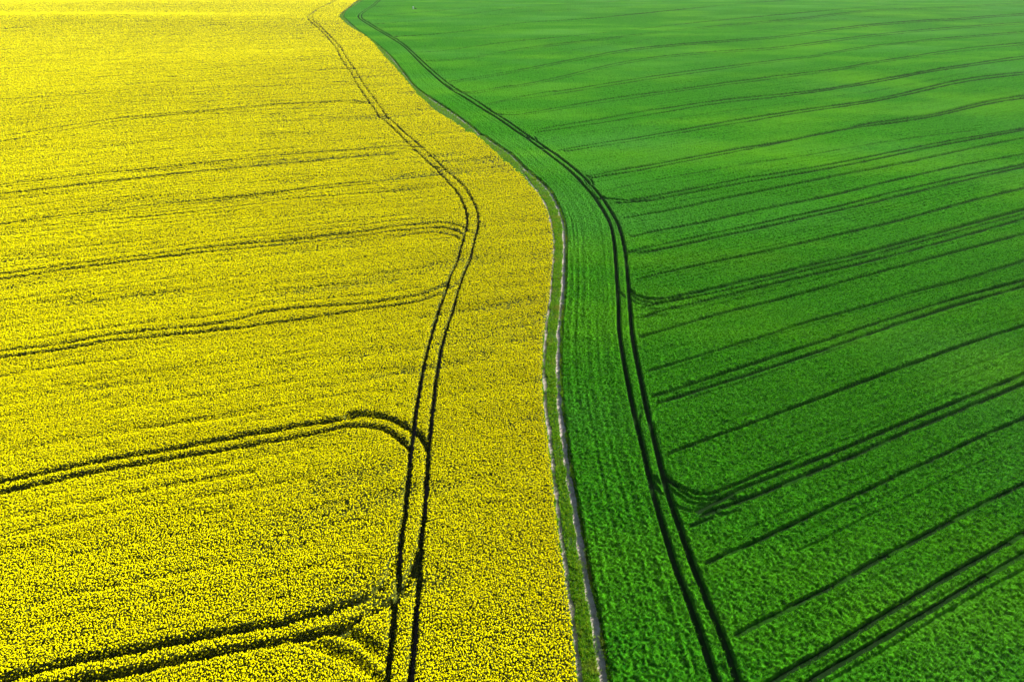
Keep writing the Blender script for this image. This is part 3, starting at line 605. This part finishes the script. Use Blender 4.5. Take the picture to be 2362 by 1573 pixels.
# the farm track: two pale wheel ruts pressed into the ground
ys = np.concatenate([np.arange(8, 160, .5), np.arange(160, 1000, 3.0)])
co, fa = [], []
for F, w, ymax in ((Fl, wl + .5, 180), (Fr, wr + .4, 1000)):
    yv = ys[ys < ymax]; c = fx(F, yv); cs = fc(F, yv); b = len(co); m = 7
    for i, (yy_, xc, k) in enumerate(zip(yv, c, cs)):
        for j in range(m):
            o_ = (j / (m - 1) - .5) * w; xx_ = xc + o_ / k
            co.append((xx_, yy_, float(hgt(xx_, yy_)) + .012 - 0.02 * math.cos(min(1, abs(o_) / (w * .4)) * math.pi / 2)))
    for i in range(len(yv) - 1):
        for j in range(m - 1): fa.append((b + i * m + j, b + i * m + j + 1, b + (i + 1) * m + j + 1, b + (i + 1) * m + j))
fa = np.array(fa)
path = new_mesh("path", np.array(co), fa.ravel(), np.full(len(fa), 4), [M_DIRT], smooth=True)
path["kind"] = "structure"

# ------------------------------------------------------------------ white marker pillar and the dark shrub beside it, far out in the wheat
def m_paint(n):
    a = nz(n, 3, 4, .6); return shade(n, ramp(n, a, [(.3, (.62, .61, .58)), (.6, (.82, .82, .80))]), .6, 0, .3)
M_PAINT = mat("weathered_white_paint", m_paint); M_BARK = mat("bark", lambda n: shade(n, ramp(n, nz(n, 8, 3), [(.3, (.04, .03, .02)), (.7, (.11, .08, .05))]), .9))
M_BUSH = mat("dark_leaves", lambda n: shade(n, ramp(n, nz(n, 6, 2), [(.3, (.006, .03, .006)), (.7, (.03, .085, .012))]), .6, .2, .2))
def prism(rings, n=4, rot=math.pi / 4):
    V, F = [], []
    for z_, r_ in rings:
        for i in range(n): V.append((r_ * math.cos(2 * math.pi * i / n + rot), r_ * math.sin(2 * math.pi * i / n + rot), z_))
    for k in range(len(rings) - 1):
        for i in range(n): F.append((k * n + i, k * n + (i + 1) % n, (k + 1) * n + (i + 1) % n, (k + 1) * n + i))
    F.append(tuple(range(n))[::-1]); F.append(tuple(range((len(rings) - 1) * n, len(rings) * n))); return V, F
def piece(name, V, F, m, parent):
    cnt = [len(f) for f in F]; o_ = new_mesh(name, np.array(V, float), np.array([i for f in F for i in f]), np.array(cnt), [m]); o_.parent = parent; return o_
mx, my = to_world(953.5, 23, 0); mz = float(hgt(mx, my))
t = bpy.data.objects.new("marker_pillar", None); scene.collection.objects.link(t); t.location = (mx, my, mz); t.rotation_euler = (0, 0, .5)
t["label"] = "small white marker pillar standing alone far out in the green field"; t["category"] = "marker pillar"
piece("plinth", *prism([(-.3, .78), (.30, .78), (.36, .70)]), M_PAINT, t)
piece("shaft", *prism([(.36, .58), (2.05, .46)]), M_PAINT, t)
piece("cap", *prism([(2.05, .56), (2.18, .56), (2.34, .12)]), M_PAINT, t)
bx_, by_ = mx + 1.9, my - .3
t2 = bpy.data.objects.new("shrub", None); scene.collection.objects.link(t2); t2.location = (bx_, by_, float(hgt(bx_, by_)))
t2["label"] = "low dark shrub growing close beside the white marker pillar"; t2["category"] = "shrub"
V, F = [], []
for k in range(900):
    a, b_, r_ = random.uniform(0, 6.28), random.random(), random.random() ** .4
    px_, py_, pz_ = 1.0 * r_ * math.cos(a) * math.cos(b_ * 1.3), .9 * r_ * math.sin(a) * math.cos(b_ * 1.3), .35 + 1.1 * r_ * math.sin(b_ * 1.3) * random.uniform(.6, 1.1)
    L = random.uniform(.06, .12); q_ = [random.gauss(0, 1) for _ in range(6)]; b0 = len(V)
    V += [(px_, py_, pz_), (px_ + L * q_[0], py_ + L * q_[1], pz_ + L * q_[2]), (px_ + L * q_[3], py_ + L * q_[4], pz_ + L * q_[5])]; F.append((b0, b0 + 1, b0 + 2))
piece("foliage", V, F, M_BUSH, t2)
V, F = [], []
for k in range(7):
    a = k * .9; vv, ff = prism([(0, .03), (.5, .024), (1.0, .01)], 5); b0 = len(V)
    V += [(p[0] + p[2] * .5 * math.cos(a), p[1] + p[2] * .5 * math.sin(a), p[2]) for p in vv]; F += [tuple(i + b0 for i in f) for f in ff]
piece("stem", V, F, M_BARK, t2)

# ------------------------------------------------------------------ the air between the viewer and the far end of the fields
hz = piece("haze", [(x_, y_, z_) for z_ in (-3.0, 52.0) for x_, y_ in ((-5200, -700), (5200, -700), (5200, 7200), (-5200, 7200))],
           [(3, 2, 1, 0), (4, 5, 6, 7), (0, 1, 5, 4), (1, 2, 6, 5), (2, 3, 7, 6), (3, 0, 4, 7)], M_PAINT, None)
hm = bpy.data.materials.new("thin_haze"); hm.use_nodes = True; hn = hm.node_tree; hn.nodes.clear()
ho = hn.nodes.new("ShaderNodeOutputMaterial"); pv_ = hn.nodes.new("ShaderNodeVolumePrincipled"); hn.links.new(pv_.outputs[0], ho.inputs['Volume'])
pv_.inputs['Color'].default_value = (.92, .96, 1, 1); pv_.inputs['Density'].default_value = 0.00004; pv_.inputs['Anisotropy'].default_value = 0.2
hz.data.materials.clear(); hz.data.materials.append(hm); hz["kind"] = "stuff"; hz["label"] = "thin pale haze hanging over the far fields"; hz["category"] = "haze"
